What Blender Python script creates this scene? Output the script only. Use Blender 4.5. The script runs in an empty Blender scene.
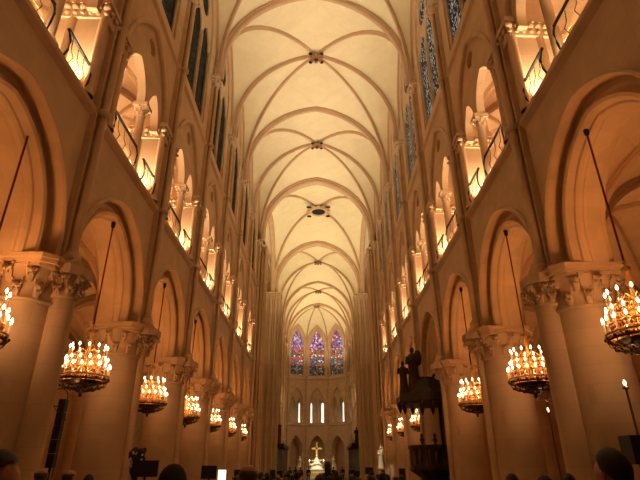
import bpy, math, random
from math import sin, cos, pi, sqrt, radians as R
from mathutils import Vector as V, Matrix
from mathutils.geometry import tessellate_polygon
random.seed(7)
C = bpy.context.scene.collection
SHEAR = 0.055
def sy(x): return SHEAR * x

# ------------------------------------------------------------------ materials
def nodes(name):
    m = bpy.data.materials.new(name); m.use_nodes = True
    nt = m.node_tree; nt.nodes.clear()
    o = nt.nodes.new('ShaderNodeOutputMaterial')
    b = nt.nodes.new('ShaderNodeBsdfPrincipled')
    nt.links.new(b.outputs[0], o.inputs[0])
    return m, nt, b
def N(nt, t, **k):
    n = nt.nodes.new(t)
    for a, v in k.items():
        if a in n.inputs: n.inputs[a].default_value = v
        else: setattr(n, a, v)
    return n
def stone(name, col, joint=.92, var=.10, bw=1.1, bh=.42, rough=.85, bump=.25):
    m, nt, b = nodes(name); L = nt.links.new
    tc = N(nt, 'ShaderNodeTexCoord')
    sp = N(nt, 'ShaderNodeSeparateXYZ'); L(tc.outputs['Object'], sp.inputs[0])
    ad = N(nt, 'ShaderNodeMath', operation='ADD'); L(sp.outputs[0], ad.inputs[0]); L(sp.outputs[1], ad.inputs[1])
    cb = N(nt, 'ShaderNodeCombineXYZ'); L(ad.outputs[0], cb.inputs[0]); L(sp.outputs[2], cb.inputs[1])
    br = N(nt, 'ShaderNodeTexBrick'); L(cb.outputs[0], br.inputs['Vector'])
    c = V(col)
    br.inputs['Color1'].default_value = (*(c * (1 + var * .5)), 1)
    br.inputs['Color2'].default_value = (*(c * (1 - var * .5)), 1)
    br.inputs['Mortar'].default_value = (*(c * joint), 1)
    br.inputs['Scale'].default_value = 1; br.inputs['Mortar Size'].default_value = .012
    br.inputs['Brick Width'].default_value = bw; br.inputs['Row Height'].default_value = bh
    no = N(nt, 'ShaderNodeTexNoise', Scale=1.3, Detail=6.0); L(tc.outputs['Object'], no.inputs['Vector'])
    rp = N(nt, 'ShaderNodeValToRGB'); L(no.outputs[0], rp.inputs[0])
    rp.color_ramp.elements[0].position = .3; rp.color_ramp.elements[0].color = (1 - var * 1.6,) * 3 + (1,)
    rp.color_ramp.elements[1].position = .7; rp.color_ramp.elements[1].color = (1, 1, 1, 1)
    mx = N(nt, 'ShaderNodeMixRGB', blend_type='MULTIPLY', Fac=1.0)
    L(br.outputs[0], mx.inputs[1]); L(rp.outputs[0], mx.inputs[2]); L(mx.outputs[0], b.inputs['Base Color'])
    n2 = N(nt, 'ShaderNodeTexNoise', Scale=14.0, Detail=4.0); L(tc.outputs['Object'], n2.inputs['Vector'])
    bp = N(nt, 'ShaderNodeBump', Strength=bump, Distance=.02); L(n2.outputs[0], bp.inputs['Height']); L(bp.outputs[0], b.inputs['Normal'])
    b.inputs['Roughness'].default_value = rough
    return m
def plain(name, col, rough=.6, metal=0, emit=None, strength=0, nvar=.15, scale=6):
    m, nt, b = nodes(name); L = nt.links.new
    tc = N(nt, 'ShaderNodeTexCoord'); no = N(nt, 'ShaderNodeTexNoise', Scale=float(scale), Detail=3.0)
    L(tc.outputs['Object'], no.inputs['Vector'])
    rp = N(nt, 'ShaderNodeValToRGB'); L(no.outputs[0], rp.inputs[0])
    c = V(col)
    rp.color_ramp.elements[0].position = .3; rp.color_ramp.elements[0].color = (*(c * (1 - nvar)), 1)
    rp.color_ramp.elements[1].position = .7; rp.color_ramp.elements[1].color = (*[min(1, q) for q in c * (1 + nvar)], 1)
    L(rp.outputs[0], b.inputs['Base Color'])
    b.inputs['Roughness'].default_value = rough; b.inputs['Metallic'].default_value = metal
    if emit:
        b.inputs['Emission Color'].default_value = (*emit, 1); b.inputs['Emission Strength'].default_value = strength
    return m
def glass_mat(name, ramp, strength, scale=9.0, lead=.06, stretch=1.0):
    """leaded glass lit from outside: voronoi quarries between dark leads"""
    m, nt, b = nodes(name); L = nt.links.new
    tc = N(nt, 'ShaderNodeTexCoord'); mp = N(nt, 'ShaderNodeMapping'); mp.inputs['Scale'].default_value = (1, 1, stretch)
    L(tc.outputs['Object'], mp.inputs[0])
    vo = N(nt, 'ShaderNodeTexVoronoi', Scale=scale); L(mp.outputs[0], vo.inputs['Vector'])
    ve = N(nt, 'ShaderNodeTexVoronoi', feature='DISTANCE_TO_EDGE', Scale=scale); L(mp.outputs[0], ve.inputs['Vector'])
    sp = N(nt, 'ShaderNodeSeparateColor'); L(vo.outputs['Color'], sp.inputs[0])
    rp = N(nt, 'ShaderNodeValToRGB'); rp.color_ramp.interpolation = 'CONSTANT'; L(sp.outputs[0], rp.inputs[0])
    e = rp.color_ramp.elements
    e[0].position = 0; e[0].color = (*ramp[0], 1)
    e[1].position = 1 / len(ramp); e[1].color = (*ramp[1], 1)
    for i, c in enumerate(ramp[2:], 2):
        q = e.new(i / len(ramp)); q.color = (*c, 1)
    gt = N(nt, 'ShaderNodeMath', operation='GREATER_THAN'); gt.inputs[1].default_value = lead; L(ve.outputs[0], gt.inputs[0])
    mx = N(nt, 'ShaderNodeMixRGB', blend_type='MULTIPLY', Fac=1.0); L(rp.outputs[0], mx.inputs[1]); L(gt.outputs[0], mx.inputs[2])
    L(mx.outputs[0], b.inputs['Base Color']); L(mx.outputs[0], b.inputs['Emission Color'])
    b.inputs['Emission Strength'].default_value = strength; b.inputs['Roughness'].default_value = .6; b.inputs['Specular IOR Level'].default_value = .04
    return m
M = {}
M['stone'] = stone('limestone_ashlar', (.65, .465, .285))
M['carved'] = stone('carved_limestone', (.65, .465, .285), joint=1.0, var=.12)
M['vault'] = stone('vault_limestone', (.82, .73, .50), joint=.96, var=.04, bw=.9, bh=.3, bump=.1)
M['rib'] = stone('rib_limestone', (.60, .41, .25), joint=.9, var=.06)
M['floor'] = stone('floor_tiles', (.20, .17, .13), joint=.5, bw=.6, bh=.6, rough=.45)
M['iron'] = plain('wrought_iron', (.006, .005, .005), .55, .2)
M['rope'] = plain('red_rope', (.22, .015, .012), .8)
M['brass'] = plain('gilt_brass', (.70, .42, .13), .3, .9)
M['bronze'] = plain('dark_bronze', (.16, .09, .04), .4, .8)
M['wax'] = plain('ivory_wax', (.75, .5, .25), .5, 0, (1, .45, .12), .2)  # faint emission stands in for flame light in the wax
M['flame'] = plain('candle_glow', (1, .8, .5), .5, 0, (1, .70, .38), 13)
M['crystal'] = plain('amber_crystal', (.5, .24, .09), .12, .3)
M['wood'] = plain('dark_oak', (.028, .014, .008), .5, 0, nvar=.3, scale=12)
M['black'] = plain('black_casing', (.008, .008, .009), .5)
M['gold'] = plain('gold_leaf', (.95, .62, .22), .35, .6)
M['marble'] = plain('white_marble', (.82, .76, .6), .45)
M['oak'] = plain('lighter_oak', (.09, .045, .02), .4)  # slightly lighter oak for the carved panel figures
M['boss'] = plain('painted_boss', (.30, .15, .07), .6)
M['slit'] = plain('lit_glass', (.8, .75, .7), .4, 0, (1, .84, .72), 1.6)
M['hole'] = plain('dark_opening_shade', (.01, .009, .008), .9)  # black for real openings, also for painted shade in the boss leaves
M['green'] = plain('flower_leaf', (.03, .05, .012), .8)
M['red'] = plain('red_cloth', (.25, .02, .015), .8)
M['white_screen'] = plain('lit_display', (.8, .7, .5), .5, 0, (1, .8, .5), 2.0)
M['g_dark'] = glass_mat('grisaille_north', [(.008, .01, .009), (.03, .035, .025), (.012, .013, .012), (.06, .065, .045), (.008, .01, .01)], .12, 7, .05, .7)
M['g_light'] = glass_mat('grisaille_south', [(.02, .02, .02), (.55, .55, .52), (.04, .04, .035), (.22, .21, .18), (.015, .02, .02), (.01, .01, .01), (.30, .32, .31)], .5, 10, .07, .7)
M['g_rose'] = glass_mat('stained_rose', [(.10, .06, .35), (.55, .45, .85), (.35, .10, .35), (.75, .75, 1.), (.5, .08, .12), (.15, .2, .6)], .55, 3.2, .055)
M['g_mid'] = glass_mat('stained_figures', [(.75, .12, .05), (.12, .2, .55), (.8, .7, .6), (.1, .25, .12), (.6, .2, .08), (.15, .06, .3), (.45, .12, .08)], .5, 2.8, .06)
M['g_low'] = glass_mat('stained_base', [(.05, .12, .06), (.3, .12, .06), (.03, .05, .12), (.35, .3, .22), (.05, .04, .03)], .4, 3.6, .05)
M['skin'] = plain('skin', (.50, .27, .17), .6)
M['charcoal_cloth'] = plain('dark_cloth', (.022, .020, .024), .9)  # plain dark fabric for coats, trousers and the hood

# ------------------------------------------------------------------ mesh builder
class MB:
    def __init__(s): s.v = []; s.f = []; s.sm = []
    def add(s, vs, fs, smooth=False):
        o = len(s.v); s.v += [tuple(p) for p in vs]
        for f in fs: s.f.append(tuple(i + o for i in f)); s.sm.append(smooth)
        return s
    def box(s, x0, x1, y0, y1, z0, z1):
        vs = [(x, y, z) for x in (x0, x1) for y in (y0, y1) for z in (z0, z1)]
        return s.add(vs, [(0, 1, 3, 2), (4, 6, 7, 5), (0, 4, 5, 1), (2, 3, 7, 6), (0, 2, 6, 4), (1, 5, 7, 3)])
    def grid(s, rows, closed=False, smooth=True):
        n = len(rows[0]); vs = [p for r in rows for p in r]; fs = []
        for i in range(len(rows) - 1):
            for j in range(n if closed else n - 1):
                k = (j + 1) % n
                fs.append((i * n + j, i * n + k, (i + 1) * n + k, (i + 1) * n + j))
        return s.add(vs, fs, smooth)
    def strips(s, rows):
        for a, b in zip(rows, rows[1:]): s.grid([a, b], False, True)
        return s
    def lathe(s, prof, c=(0, 0, 0), n=24, smooth=True, cap=True, sq=None):
        rows = []
        for r, z in prof:
            rows.append([(c[0] + r * cos(2 * pi * i / n), c[1] + r * sin(2 * pi * i / n), c[2] + z) for i in range(n)])
        s.grid(rows, True, smooth)
        if cap:
            o = len(s.v) - n * len(rows)
            s.f.append(tuple(range(o, o + n))); s.sm.append(False)
            s.f.append(tuple(range(len(s.v) - n, len(s.v)))); s.sm.append(False)
        return s
    def prism(s, pts, z0, z1, smooth=False):
        n = len(pts)
        vs = [(x, y, z0) for x, y in pts] + [(x, y, z1) for x, y in pts]
        s.add(vs, [tuple(range(n)), tuple(range(n, 2 * n))])
        return s.add(vs, [(i, (i + 1) % n, n + (i + 1) % n, n + i) for i in range(n)], smooth)
    def tube(s, pts, r, n=6, cap=True):
        pts = [V(p) for p in pts]; rows = []
        up = V((0, 0, 1))
        for i, p in enumerate(pts):
            t = (pts[min(i + 1, len(pts) - 1)] - pts[max(i - 1, 0)]).normalized()
            a = t.cross(up)
            if a.length < .05: a = t.cross(V((1, 0, 0)))
            a.normalize(); b = t.cross(a)
            rr = r[i] if isinstance(r, (list, tuple)) else r
            rows.append([p + (a * cos(2 * pi * j / n) + b * sin(2 * pi * j / n)) * rr for j in range(n)])
        s.grid(rows, True, True)
        if cap:
            o = len(s.v) - n * len(rows)
            s.f.append(tuple(range(o, o + n))); s.sm.append(False)
            s.f.append(tuple(range(len(s.v) - n, len(s.v)))); s.sm.append(False)
        return s
    def ball(s, c, rx, ry=None, rz=None, nu=10, nv=7):
        ry = ry or rx; rz = rz or rx; rows = []
        for i in range(nv + 1):
            a = -pi / 2 + pi * i / nv
            rows.append([(c[0] + rx * cos(a) * cos(2 * pi * j / nu), c[1] + ry * cos(a) * sin(2 * pi * j / nu), c[2] + rz * sin(a)) for j in range(nu)])
        return s.grid(rows, True, True)
    def poly(s, loops, fn):
        """filled polygon with holes; loops of 2D points, fn maps to 3D"""
        flat = [p for l in loops for p in l]
        tris = tessellate_polygon([[V((a, b, 0)) for a, b in l] for l in loops])
        return s.add([fn(a, b) for a, b in flat], tris)
    def slab(s, loops, fa, fb):
        s.poly(loops, fa); s.poly(loops, fb)
        for l in loops:
            n = len(l)
            s.add([fa(*p) for p in l] + [fb(*p) for p in l], [(i, (i + 1) % n, n + (i + 1) % n, n + i) for i in range(n)])
        return s
    def mesh(s, name, mat):
        me = bpy.data.meshes.new(name); me.from_pydata(s.v, [], s.f)
        me.polygons.foreach_set('use_smooth', s.sm); me.materials.append(mat)
        me.validate(); me.update()
        return me
def shx(p): return (p[0], p[1] + sy(p[0]), p[2])
def put(name, mb, mat, parent=None, sheared=False, loc=None):
    if sheared: mb.v = [shx(p) for p in mb.v]
    o = bpy.data.objects.new(name, mb.mesh(name, mat) if isinstance(mb, MB) else mb); C.objects.link(o)
    if parent: o.parent = parent
    if loc: o.location = loc
    return o
def empty(name, loc=(0, 0, 0), rz=0, parent=None):
    o = bpy.data.objects.new(name, None); C.objects.link(o); o.location = loc; o.rotation_euler.z = rz
    o.empty_display_size = .2
    if parent: o.parent = parent
    return o
def tag(o, label=None, cat=None, group=None, kind=None):
    for k, v in (('label', label), ('category', cat), ('group', group), ('kind', kind)):
        if v: o[k] = v
    return o
def dup(o, parent=None, depth=0):
    kids = list(o.children)
    c = o.copy(); C.objects.link(c)
    if parent: c.parent = parent
    for k in kids: dup(k, c)
    return c

# ------------------------------------------------------------------ curves
def half_arch(hw, rise, n=12, y0=0, z0=0, sgn=-1):
    """from springer (sgn*hw) to crown (0) of a pointed arch"""
    rad = (hw * hw + rise * rise) / (2 * hw); cx = hw - rad     # centre for the sgn=+1 side, on spring line
    a1 = math.atan2(rise, -cx) if True else 0
    out = []
    for i in range(n + 1):
        a = a1 * i / n
        out.append((y0 + sgn * (cx + rad * cos(a)), z0 + rad * sin(a)))
    return out
def arch(hw, zs, za, zb=None, yc=0, n=12):
    """outline of a pointed opening, left foot up over the crown and down to the right foot"""
    l = half_arch(hw, za - zs, n, yc, zs, -1); r = half_arch(hw, za - zs, n, yc, zs, 1)[::-1]
    o = l + r[1:]
    if zb is not None: o = [(yc - hw, zb)] + o + [(yc + hw, zb)]
    return o
def arc3(A, B, n=14):
    """3D rib from springer A rising to crown B, tangent vertical-ish at A"""
    A, B = V(A), V(B)
    if abs(A.z - 23.0) < .01: return [A] + arc3(A + V((0, 0, 1.15)), B, n - 1)      # stilted springing above the capital
    h = V((B.x - A.x, B.y - A.y, 0)); D = h.length; rise = B.z - A.z; u = h / D
    rad = (D * D + rise * rise) / (2 * D)
    a1 = math.atan2(rise, rad - D)
    return [A + u * (rad - rad * cos(a1 * i / n)) + V((0, 0, rad * sin(a1 * i / n))) for i in range(n + 1)]
def rib(mb, pts, w, dp):
    prof = [(-w, -.02), (-w, .35 * dp), (-.72 * w, .42 * dp), (-.8 * w, .6 * dp), (-.55 * w, .9 * dp), (0, dp), (.55 * w, .9 * dp), (.8 * w, .6 * dp), (.72 * w, .42 * dp), (w, .35 * dp), (w, -.02)]
    pts = [V(p) for p in pts]; e = pts[-1] - pts[0]; S = V((-e.y, e.x, 0)).normalized(); rows = []
    for i, p in enumerate(pts):
        t = (pts[min(i + 1, len(pts) - 1)] - pts[max(i - 1, 0)]).normalized()
        Nn = S.cross(t)
        if Nn.z > 0 or (abs(Nn.z) < .3 and Nn.dot(V((e.x, e.y, 0))) < 0): Nn = -Nn
        rows.append([p + S * a + Nn * b for a, b in prof])
    mb.strips([list(c) for c in zip(*rows)])
def web(mb, a, b, m=5, bulge=.0):
    rows = []
    for p, q in zip(a, b):
        p, q = V(p), V(q)
        rows.append([p.lerp(q, j / m) + V((0, 0, bulge * sin(pi * j / m))) for j in range(m + 1)])
    mb.grid(rows, False, True)

# ------------------------------------------------------------------ dimensions
B = 5.8; Y0 = 11.46
XW = 6.2
def YK(k): return Y0 + B * k
ZAB, ZST, ZSILL, ZCAP, ZCR, ZTC = 6.15, 10.8, 18.1, 23.0, 31.35, 30.9
T2 = YK(6); T3 = 63.5
NB = range(-3, 6)

ceiling = tag(empty('ceiling'), 'pale ribbed stone vault over the nave, crossing and choir', None, None, 'structure')
walls = {-1: tag(empty('wall_left'), 'tall stone nave wall with arcade and gallery facing the pulpit', None, None, 'structure'),
         1: tag(empty('wall_right'), 'tall stone nave wall with arcade and gallery behind the pulpit', None, None, 'structure')}
SIDE = {-1: 'facing the pulpit', 1: 'on the pulpit side'}
ORD = ['nearest', 'first', 'second', 'third', 'fourth', 'fifth', 'sixth', 'seventh', 'eighth', 'ninth', 'tenth']

# ------------------------------------------------------------------ vaults
def boss(x, y, z, big=False):
    mb = MB(); n = 10
    if big:
        mb.lathe([(.8, .1), (1.05, -.05), (1.18, -.26), (1.08, -.42), (.88, -.44), (.84, -.3), (.84, .05)], n=28, cap=False)
        for i in range(12):
            a = 2 * pi * i / 12; mb.ball((cos(a) * 1.28, sin(a) * 1.28, -.22), .18, .18, .12)
        o = put('roof_boss', mb, M['carved'], ceiling, loc=(x, y + sy(x), z))
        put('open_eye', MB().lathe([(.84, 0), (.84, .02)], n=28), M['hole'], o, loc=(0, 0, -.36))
        for k in range(4):
            a = pi / 4 + k * pi / 2
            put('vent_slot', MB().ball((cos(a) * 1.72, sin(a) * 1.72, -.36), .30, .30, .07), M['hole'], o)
    else:
        mb.lathe([(.05, .05), (.32, 0), (.36, -.2), (.22, -.34), (.1, -.42), (.02, -.44)], n=16)
        for i in range(8):
            a = 2 * pi * i / 8
            mb.ball((cos(a) * .42, sin(a) * .42, -.22), .15, .15, .12)
        o = put('roof_boss', mb, M['boss'], ceiling, loc=(x, y + sy(x), z))
        put('leaf_hollow_shade', MB().ball((0, -.0, -.44), .16, .16, .05), M['hole'], o)  # dark bulges stand in for shade in the carved hollows
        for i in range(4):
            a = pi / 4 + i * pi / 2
            put('leaf_hollow_shade', MB().ball((cos(a) * .62, sin(a) * .62, -.26), .16, .16, .07), M['hole'], o)
def put_rib(name, pts, w, dp, parent=None, mat='rib'):
    mb = MB(); rib(mb, pts, w, dp); return put(name, mb, M[mat], parent or ceiling, True)
def full(A, Bc, Cc, n=14): return arc3(A, Bc, n), arc3(Cc, Bc, n)
def quad_vault(x0, x1, y0, y1, zs, zc, ze, w=.13, dp=.25, parent=None, names=('vault_web', 'diagonal_rib', 'transverse_rib'), rbs=True, sides='NSEW', mat='vault'):
    c = V(((x0 + x1) / 2, (y0 + y1) / 2, zc))
    P = [V((x0, y0, zs)), V((x1, y0, zs)), V((x1, y1, zs)), V((x0, y1, zs))]
    mb = MB(); dg = [arc3(p, c) for p in P]
    for i in range(4):
        j = (i + 1) % 4; mid = (P[i] + P[j]) / 2; mid.z = ze
        a, b = arc3(P[i], mid), arc3(P[j], mid)
        web(mb, a, dg[i]); web(mb, b, dg[j])
        if rbs and 'SENW'[i] in sides:
            r = MB(); rib(r, a, w * 1.35, dp * 1.2); rib(r, b, w * 1.35, dp * 1.2); put(names[2], r, M['rib'], parent, True)
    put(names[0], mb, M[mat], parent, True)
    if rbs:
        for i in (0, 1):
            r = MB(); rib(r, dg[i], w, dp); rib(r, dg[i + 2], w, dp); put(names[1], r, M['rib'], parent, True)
def sex_vault(y0, ym, y1, bs=True):
    X = XW - .25; XF = XW - .05
    c = V((0, ym, ZCR))
    web_mb = MB()
    for ya in (y0, y1):                                      # end cells
        for s in (-1, 1):
            tr = arc3((s * X, ya, ZCAP), (0, ya, ZTC)); dg = arc3((s * X, ya, ZCAP), c)
            web(web_mb, tr, dg, 6)
    for s in (-1, 1):                                        # side cells
        mid = arc3((s * X, ym, ZCAP), c)
        for ya in (y0, y1):
            yc = (ya + ym) / 2; zz = ZCAP + 1.4
            ap = (s * XF, yc, 30.1)
            w1 = [V((s * X, ya, ZCAP))] + arc3((s * XF, ya, zz), ap, 13)
            w2 = [V((s * X, ym, ZCAP))] + arc3((s * XF, ym, zz), ap, 13)
            web(web_mb, arc3((s * X, ya, ZCAP), c), w1, 6); web(web_mb, mid, w2, 6)
            f = MB(); rib(f, w1[1:], .07, .12); rib(f, w2[1:], .07, .12); put('wall_rib', f, M['rib'], ceiling, True)
        put_rib('intermediate_rib', mid, .115, .27)
        for ya in (y0, y1): put_rib('diagonal_rib', arc3((s * X, ya, ZCAP), c), .115, .27)
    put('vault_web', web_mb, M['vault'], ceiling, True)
    if bs: boss(0, ym, ZCR - .1)
def transverse(y, w=.20, dp=.38):
    X = XW - .25
    mb = MB()
    for s in (-1, 1): rib(mb, arc3((s * X, y, ZCAP), (0, y, ZTC), 20), w, dp)
    put('transverse_rib', mb, M['rib'], ceiling, True)
for k in (-2, 0, 2, 4): sex_vault(YK(k), YK(k + 1), YK(k + 2))
for k in (-2, 0, 2, 4): transverse(YK(k))
transverse(T2 + .5, .6, .5)
# crossing
XC = 6.0
yc0, yc1 = T2 + 1.0, T3 - .6
quad_vault(-XC, XC, yc0, yc1, ZCAP, 31.85, ZTC, .16, .3, ceiling, sides='EW')
boss(.12, (yc0 + yc1) / 2, 31.7, True)
transverse(T3, .7, .5)
CH = [T3, 71.6, 79.6, 85.8, 92.0]
sex_vault(CH[0], CH[1], CH[2]); transverse(CH[2])
sex_vault(CH[2], CH[3], CH[4]); transverse(CH[4])

# ------------------------------------------------------------------ one nave bay, on side s, local y from -b/2 to b/2
def P(s, x, y, z): return (s * x, y + sy(s * x), z)
def bay_parts(s, b, rich=True, holes=True):
    """returns {name: (MB, material)} for a bay centred on y=0"""
    h = b / 2; k = b / B; D = {}
    wl = MB()
    # spandrels over the arcade
    hw = h - .30
    def face(z0, z1, outl, x):
        loop = [(-h, z0)] + outl + [(h, z0), (h, z1), (-h, z1)]
        wl.poly([loop], lambda y, z: P(s, x, y, z))
    o1 = [(-hw, ZAB)] + arch(hw, ZAB + .45, 9.55) + [(hw, ZAB)]
    face(ZAB, ZST, o1, XW); face(ZAB, ZST, o1, XW + 1.5)
    # gallery storey
    g1 = arch(2.35 * k, 13.9, 17.55, ZST + .1)
    face(ZST, ZSILL, g1, XW)
    # clerestory
    c1 = [(-1.9 * k, 18.9)] + arch(1.9 * k, 24.6, 28.4) + [(1.9 * k, 18.9)]
    wl.poly([[(-h, ZSILL), (h, ZSILL), (h, 32), (-h, 32)], c1], lambda y, z: P(s, XW, y, z))
    wl.grid([[P(s, x, y, z) for y, z in c1 + [c1[0]]] for x in (XW, XW + .5)], False, False)
    D['wall_bay'] = (wl, 'stone')
    # arcade arch: stepped orders
    ar = MB()
    outs = [(0, 9.55, 0), (.01, 9.57, -.09), (-.03, 9.54, -.14), (-.09, 9.48, -.14), (-.13, 9.45, -.08), (-.13, 9.45, .26), (-.20, 9.38, .36), (-.30, 9.28, .38), (-.38, 9.20, .30), (-.46, 9.12, .13), (-.54, 9.04, .17), (-.57, 9.0, .27), (-.60, 8.98, .34), (-.66, 8.93, .36), (-.70, 8.9, .44), (-.70, 8.9, .52), (-.66, 8.93, .58), (-.68, 8.92, .64), (-.68, 8.92, .98), (-.62, 8.96, 1.02), (-.6, 8.98, 1.16), (-.3, 9.28, 1.2), (-.18, 9.4, 1.36), (0, 9.55, 1.5)]
    sa = lambda w, za: [(-w, ZAB)] + arch(w, ZAB + .45, za, None, 0, 22) + [(w, ZAB)]
    ar.strips([[P(s, XW + dx, y, z) for y, z in sa(hw + w, za)] for w, za, dx in outs])
    D['arcade_arch'] = (ar, 'carved')
    # string courses
    st = MB()
    prof = [(XW + .02, ZST - .22), (XW - .05, ZST - .14), (XW - .13, ZST - .04), (XW - .13, ZST + .1), (XW - .02, ZST + .14), (XW + 1.5, ZST + .14)]
    st.grid([[P(s, x, y, z) for x, z in prof] for y in (-h, h)], False, False)
    D['gallery_sill'] = (st, 'carved')
    s2 = MB()
    s2.grid([[P(s, x, y, z) for x, z in [(XW + .02, ZSILL - .12), (XW - .12, ZSILL), (XW - .12, ZSILL + .08), (XW + .02, ZSILL + .2)]] for y in (-h, h)], False, False)
    D['string_course'] = (s2, 'carved')
    # gallery arch mouldings and reveal
    ga = MB()
    outs = [(2.35, 17.55, 0), (2.37, 17.58, -.07), (2.28, 17.46, -.09), (2.20, 17.36, -.07), (2.17, 17.31, 0), (2.17, 17.31, .08), (2.10, 17.22, .12)]
    ga.strips([[P(s, XW + dx, y, z) for y, z in arch(w * k, 13.9, za, None, 0, 16)] for w, za, dx in outs])
    D['gallery_arch'] = (ga, 'carved')
    # tympanum with two lancets and a blind oculus
    ty = MB()
    big = arch(2.10 * k, 13.9, 17.22)
    l1 = arch(.90 * k, 14.05, 15.4, 13.9, -.62 * k); l2 = arch(.60 * k, 14.05, 15.2, 13.9, 1.24 * k)
    loop = big + l2[::-1] + l1[::-1]
    oc = [(.1 + .34 * cos(2 * pi * i / 16), 16.6 + .34 * sin(2 * pi * i / 16)) for i in range(16)]
    ty.slab([loop, oc], lambda y, z: P(s, XW + .10, y, z), lambda y, z: P(s, XW + .40, y, z))
    D['tympanum'] = (ty, 'stone')
    od = MB().poly([oc], lambda y, z: P(s, XW + .26, y, z)); D['oculus'] = (od, 'stone')
    # clerestory tracery
    tr = MB()
    oo = arch(1.92 * k, 24.6, 28.4, 18.9)
    t1 = arch(.80 * k, 23.6, 25.1, 19.0, -.94 * k); t2 = arch(.80 * k, 23.6, 25.1, 19.0, .94 * k)
    o3 = [(.80 * k * cos(2 * pi * i / 20), 26.35 + .98 * sin(2 * pi * i / 20)) for i in range(20)]
    tr.slab([oo, t1, t2, o3], lambda y, z: P(s, XW + .12, y, z), lambda y, z: P(s, XW + .30, y, z))
    D['tracery'] = (tr, 'carved')
    for y in (-1.72 * k, 0, 1.72 * k):
        tr.tube([P(s, XW + .10, y, 19.0), P(s, XW + .10, y, 23.9)], .07, 8)
    gl = MB().poly([oo], lambda y, z: P(s, XW + .2, y, z))
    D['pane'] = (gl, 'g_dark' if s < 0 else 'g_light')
    return D
NWIN = [0]
def lay_bay(s, ym, D, parent, windows=True):
    for n, me in D.items():
        if n in ('tracery', 'pane'): continue
        put(n, me, None, parent, loc=(0, ym, 0))
    if windows:
        NWIN[0] += 1
        w = put('window_%d' % NWIN[0], D['tracery'], None, None, loc=(0, ym, 0))
        tag(w, 'tall two-light gallery-top window with oculus', None, None, 'structure')
        put('glass_pane', D['pane'], None, w)
def meshes(D): return {n: mb.mesh(n, M[m]) for n, (mb, m) in D.items()}
# shafts rising to the vault
def shaft_meshes(s):
    a = MB(); x = XW - .22
    for dx, dy, r in ((-.03, 0, .12),):
        c = P(s, x + dx, dy, 0)
        z0 = ZAB + .30
        rows = [(r * 1.5, 0), (r * 1.6, .06), (r * 1.25, .14), (r, .2), (r, ZCAP - .62 - z0)]
        for zb in (ZST, ZSILL):
            pass
        a.lathe(rows, (c[0], c[1], z0), 12, True, False)
    for q in (-1, 1):
        pts = [P(s, a_, q * b_, 0) for a_, b_ in ((XW - .17, .19), (XW + .02, .19), (XW + .02, .27), (XW - .17, .25))]
        a.prism([(p_[0], p_[1]) for p_ in pts], ZAB, ZCAP - .6)
    for zb in (ZST + .0, ZSILL + .02):
        a.lathe([(.17, -.1), (.24, -.04), (.24, .08), (.17, .14)], (P(s, x, 0, 0)[0], P(s, x, 0, 0)[1], zb), 12, True, False)
    cp = MB()
    c = P(s, x + .08, 0, ZCAP - .65)
    cp.lathe([(.2, 0), (.25, .03), (.22, .1), (.26, .3), (.42, .5)], c, 12, True, False)
    for i in range(10):
        t = 2 * pi * i / 10; cp.ball((c[0] + .36 * cos(t), c[1] + .36 * sin(t), c[2] + .38), .09, .09, .1, 6, 5)
    cp.prism([(c[0] + q[0], c[1] + q[1]) for q in ((-.34, -.5), (.34, -.5), (.34, .5), (-.34, .5))], c[2] + .48, c[2] + .66)
    return a.mesh('wall_shaft', M['carved']), cp.mesh('shaft_capital', M['carved'])
# gallery piers
def gpier_meshes(s):
    p = MB()
    x0, x1 = XW - .06, XW + 1.2
    def bx(xa, xb, ya, yb, za, zb, mb):
        pts = [P(s, xa, ya, 0), P(s, xb, ya, 0), P(s, xb, yb, 0), P(s, xa, yb, 0)]
        mb.prism([(q[0], q[1]) for q in pts], za, zb)
    bx(x0 + .1, x1, -.52, .52, ZST + .1, 17.9, p)
    bx(x0 + .05, x1 + .2, -.78, .78, ZST + .1, 13.8, p)
    bx(x0 + .44, x1, -.85, .85, 14.4, 17.2, p)
    for q in (-1, 1):
        for xx, r in ((x0 + .02, .13), (x0 + .9, .13)):
            c = P(s, xx, q * .74, ZST + .1); p.lathe([(r * 1.5, 0), (r * 1.5, .1), (r, .2), (r, 3.0)], c, 10, True, False)
    cp = MB(); bx(x0 - .16, x1 + .1, -.92, .92, 14.28, 14.46, cp); bx(x0 - .06, x1, -.86, .86, 13.74, 14.28, cp)
    for q in (-1, 1):
        for i in range(7):
            xx = x0 - .05 + (x1 - x0 + .1) * i / 6
            c = P(s, xx, q * .9, 14.1); cp.ball(c, .1, .1, .11, 6, 5)
            c = P(s, xx, q * .86, 13.9); cp.ball(c, .07, .07, .08, 6, 5)
    for i in range(8):
        c = P(s, x0 - .10, -.9 + 1.8 * i / 7, 14.1); cp.ball(c, .09, .09, .1, 6, 5)
    return p.mesh('gallery_pier', M['stone']), cp.mesh('pier_capital', M['carved'])

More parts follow.
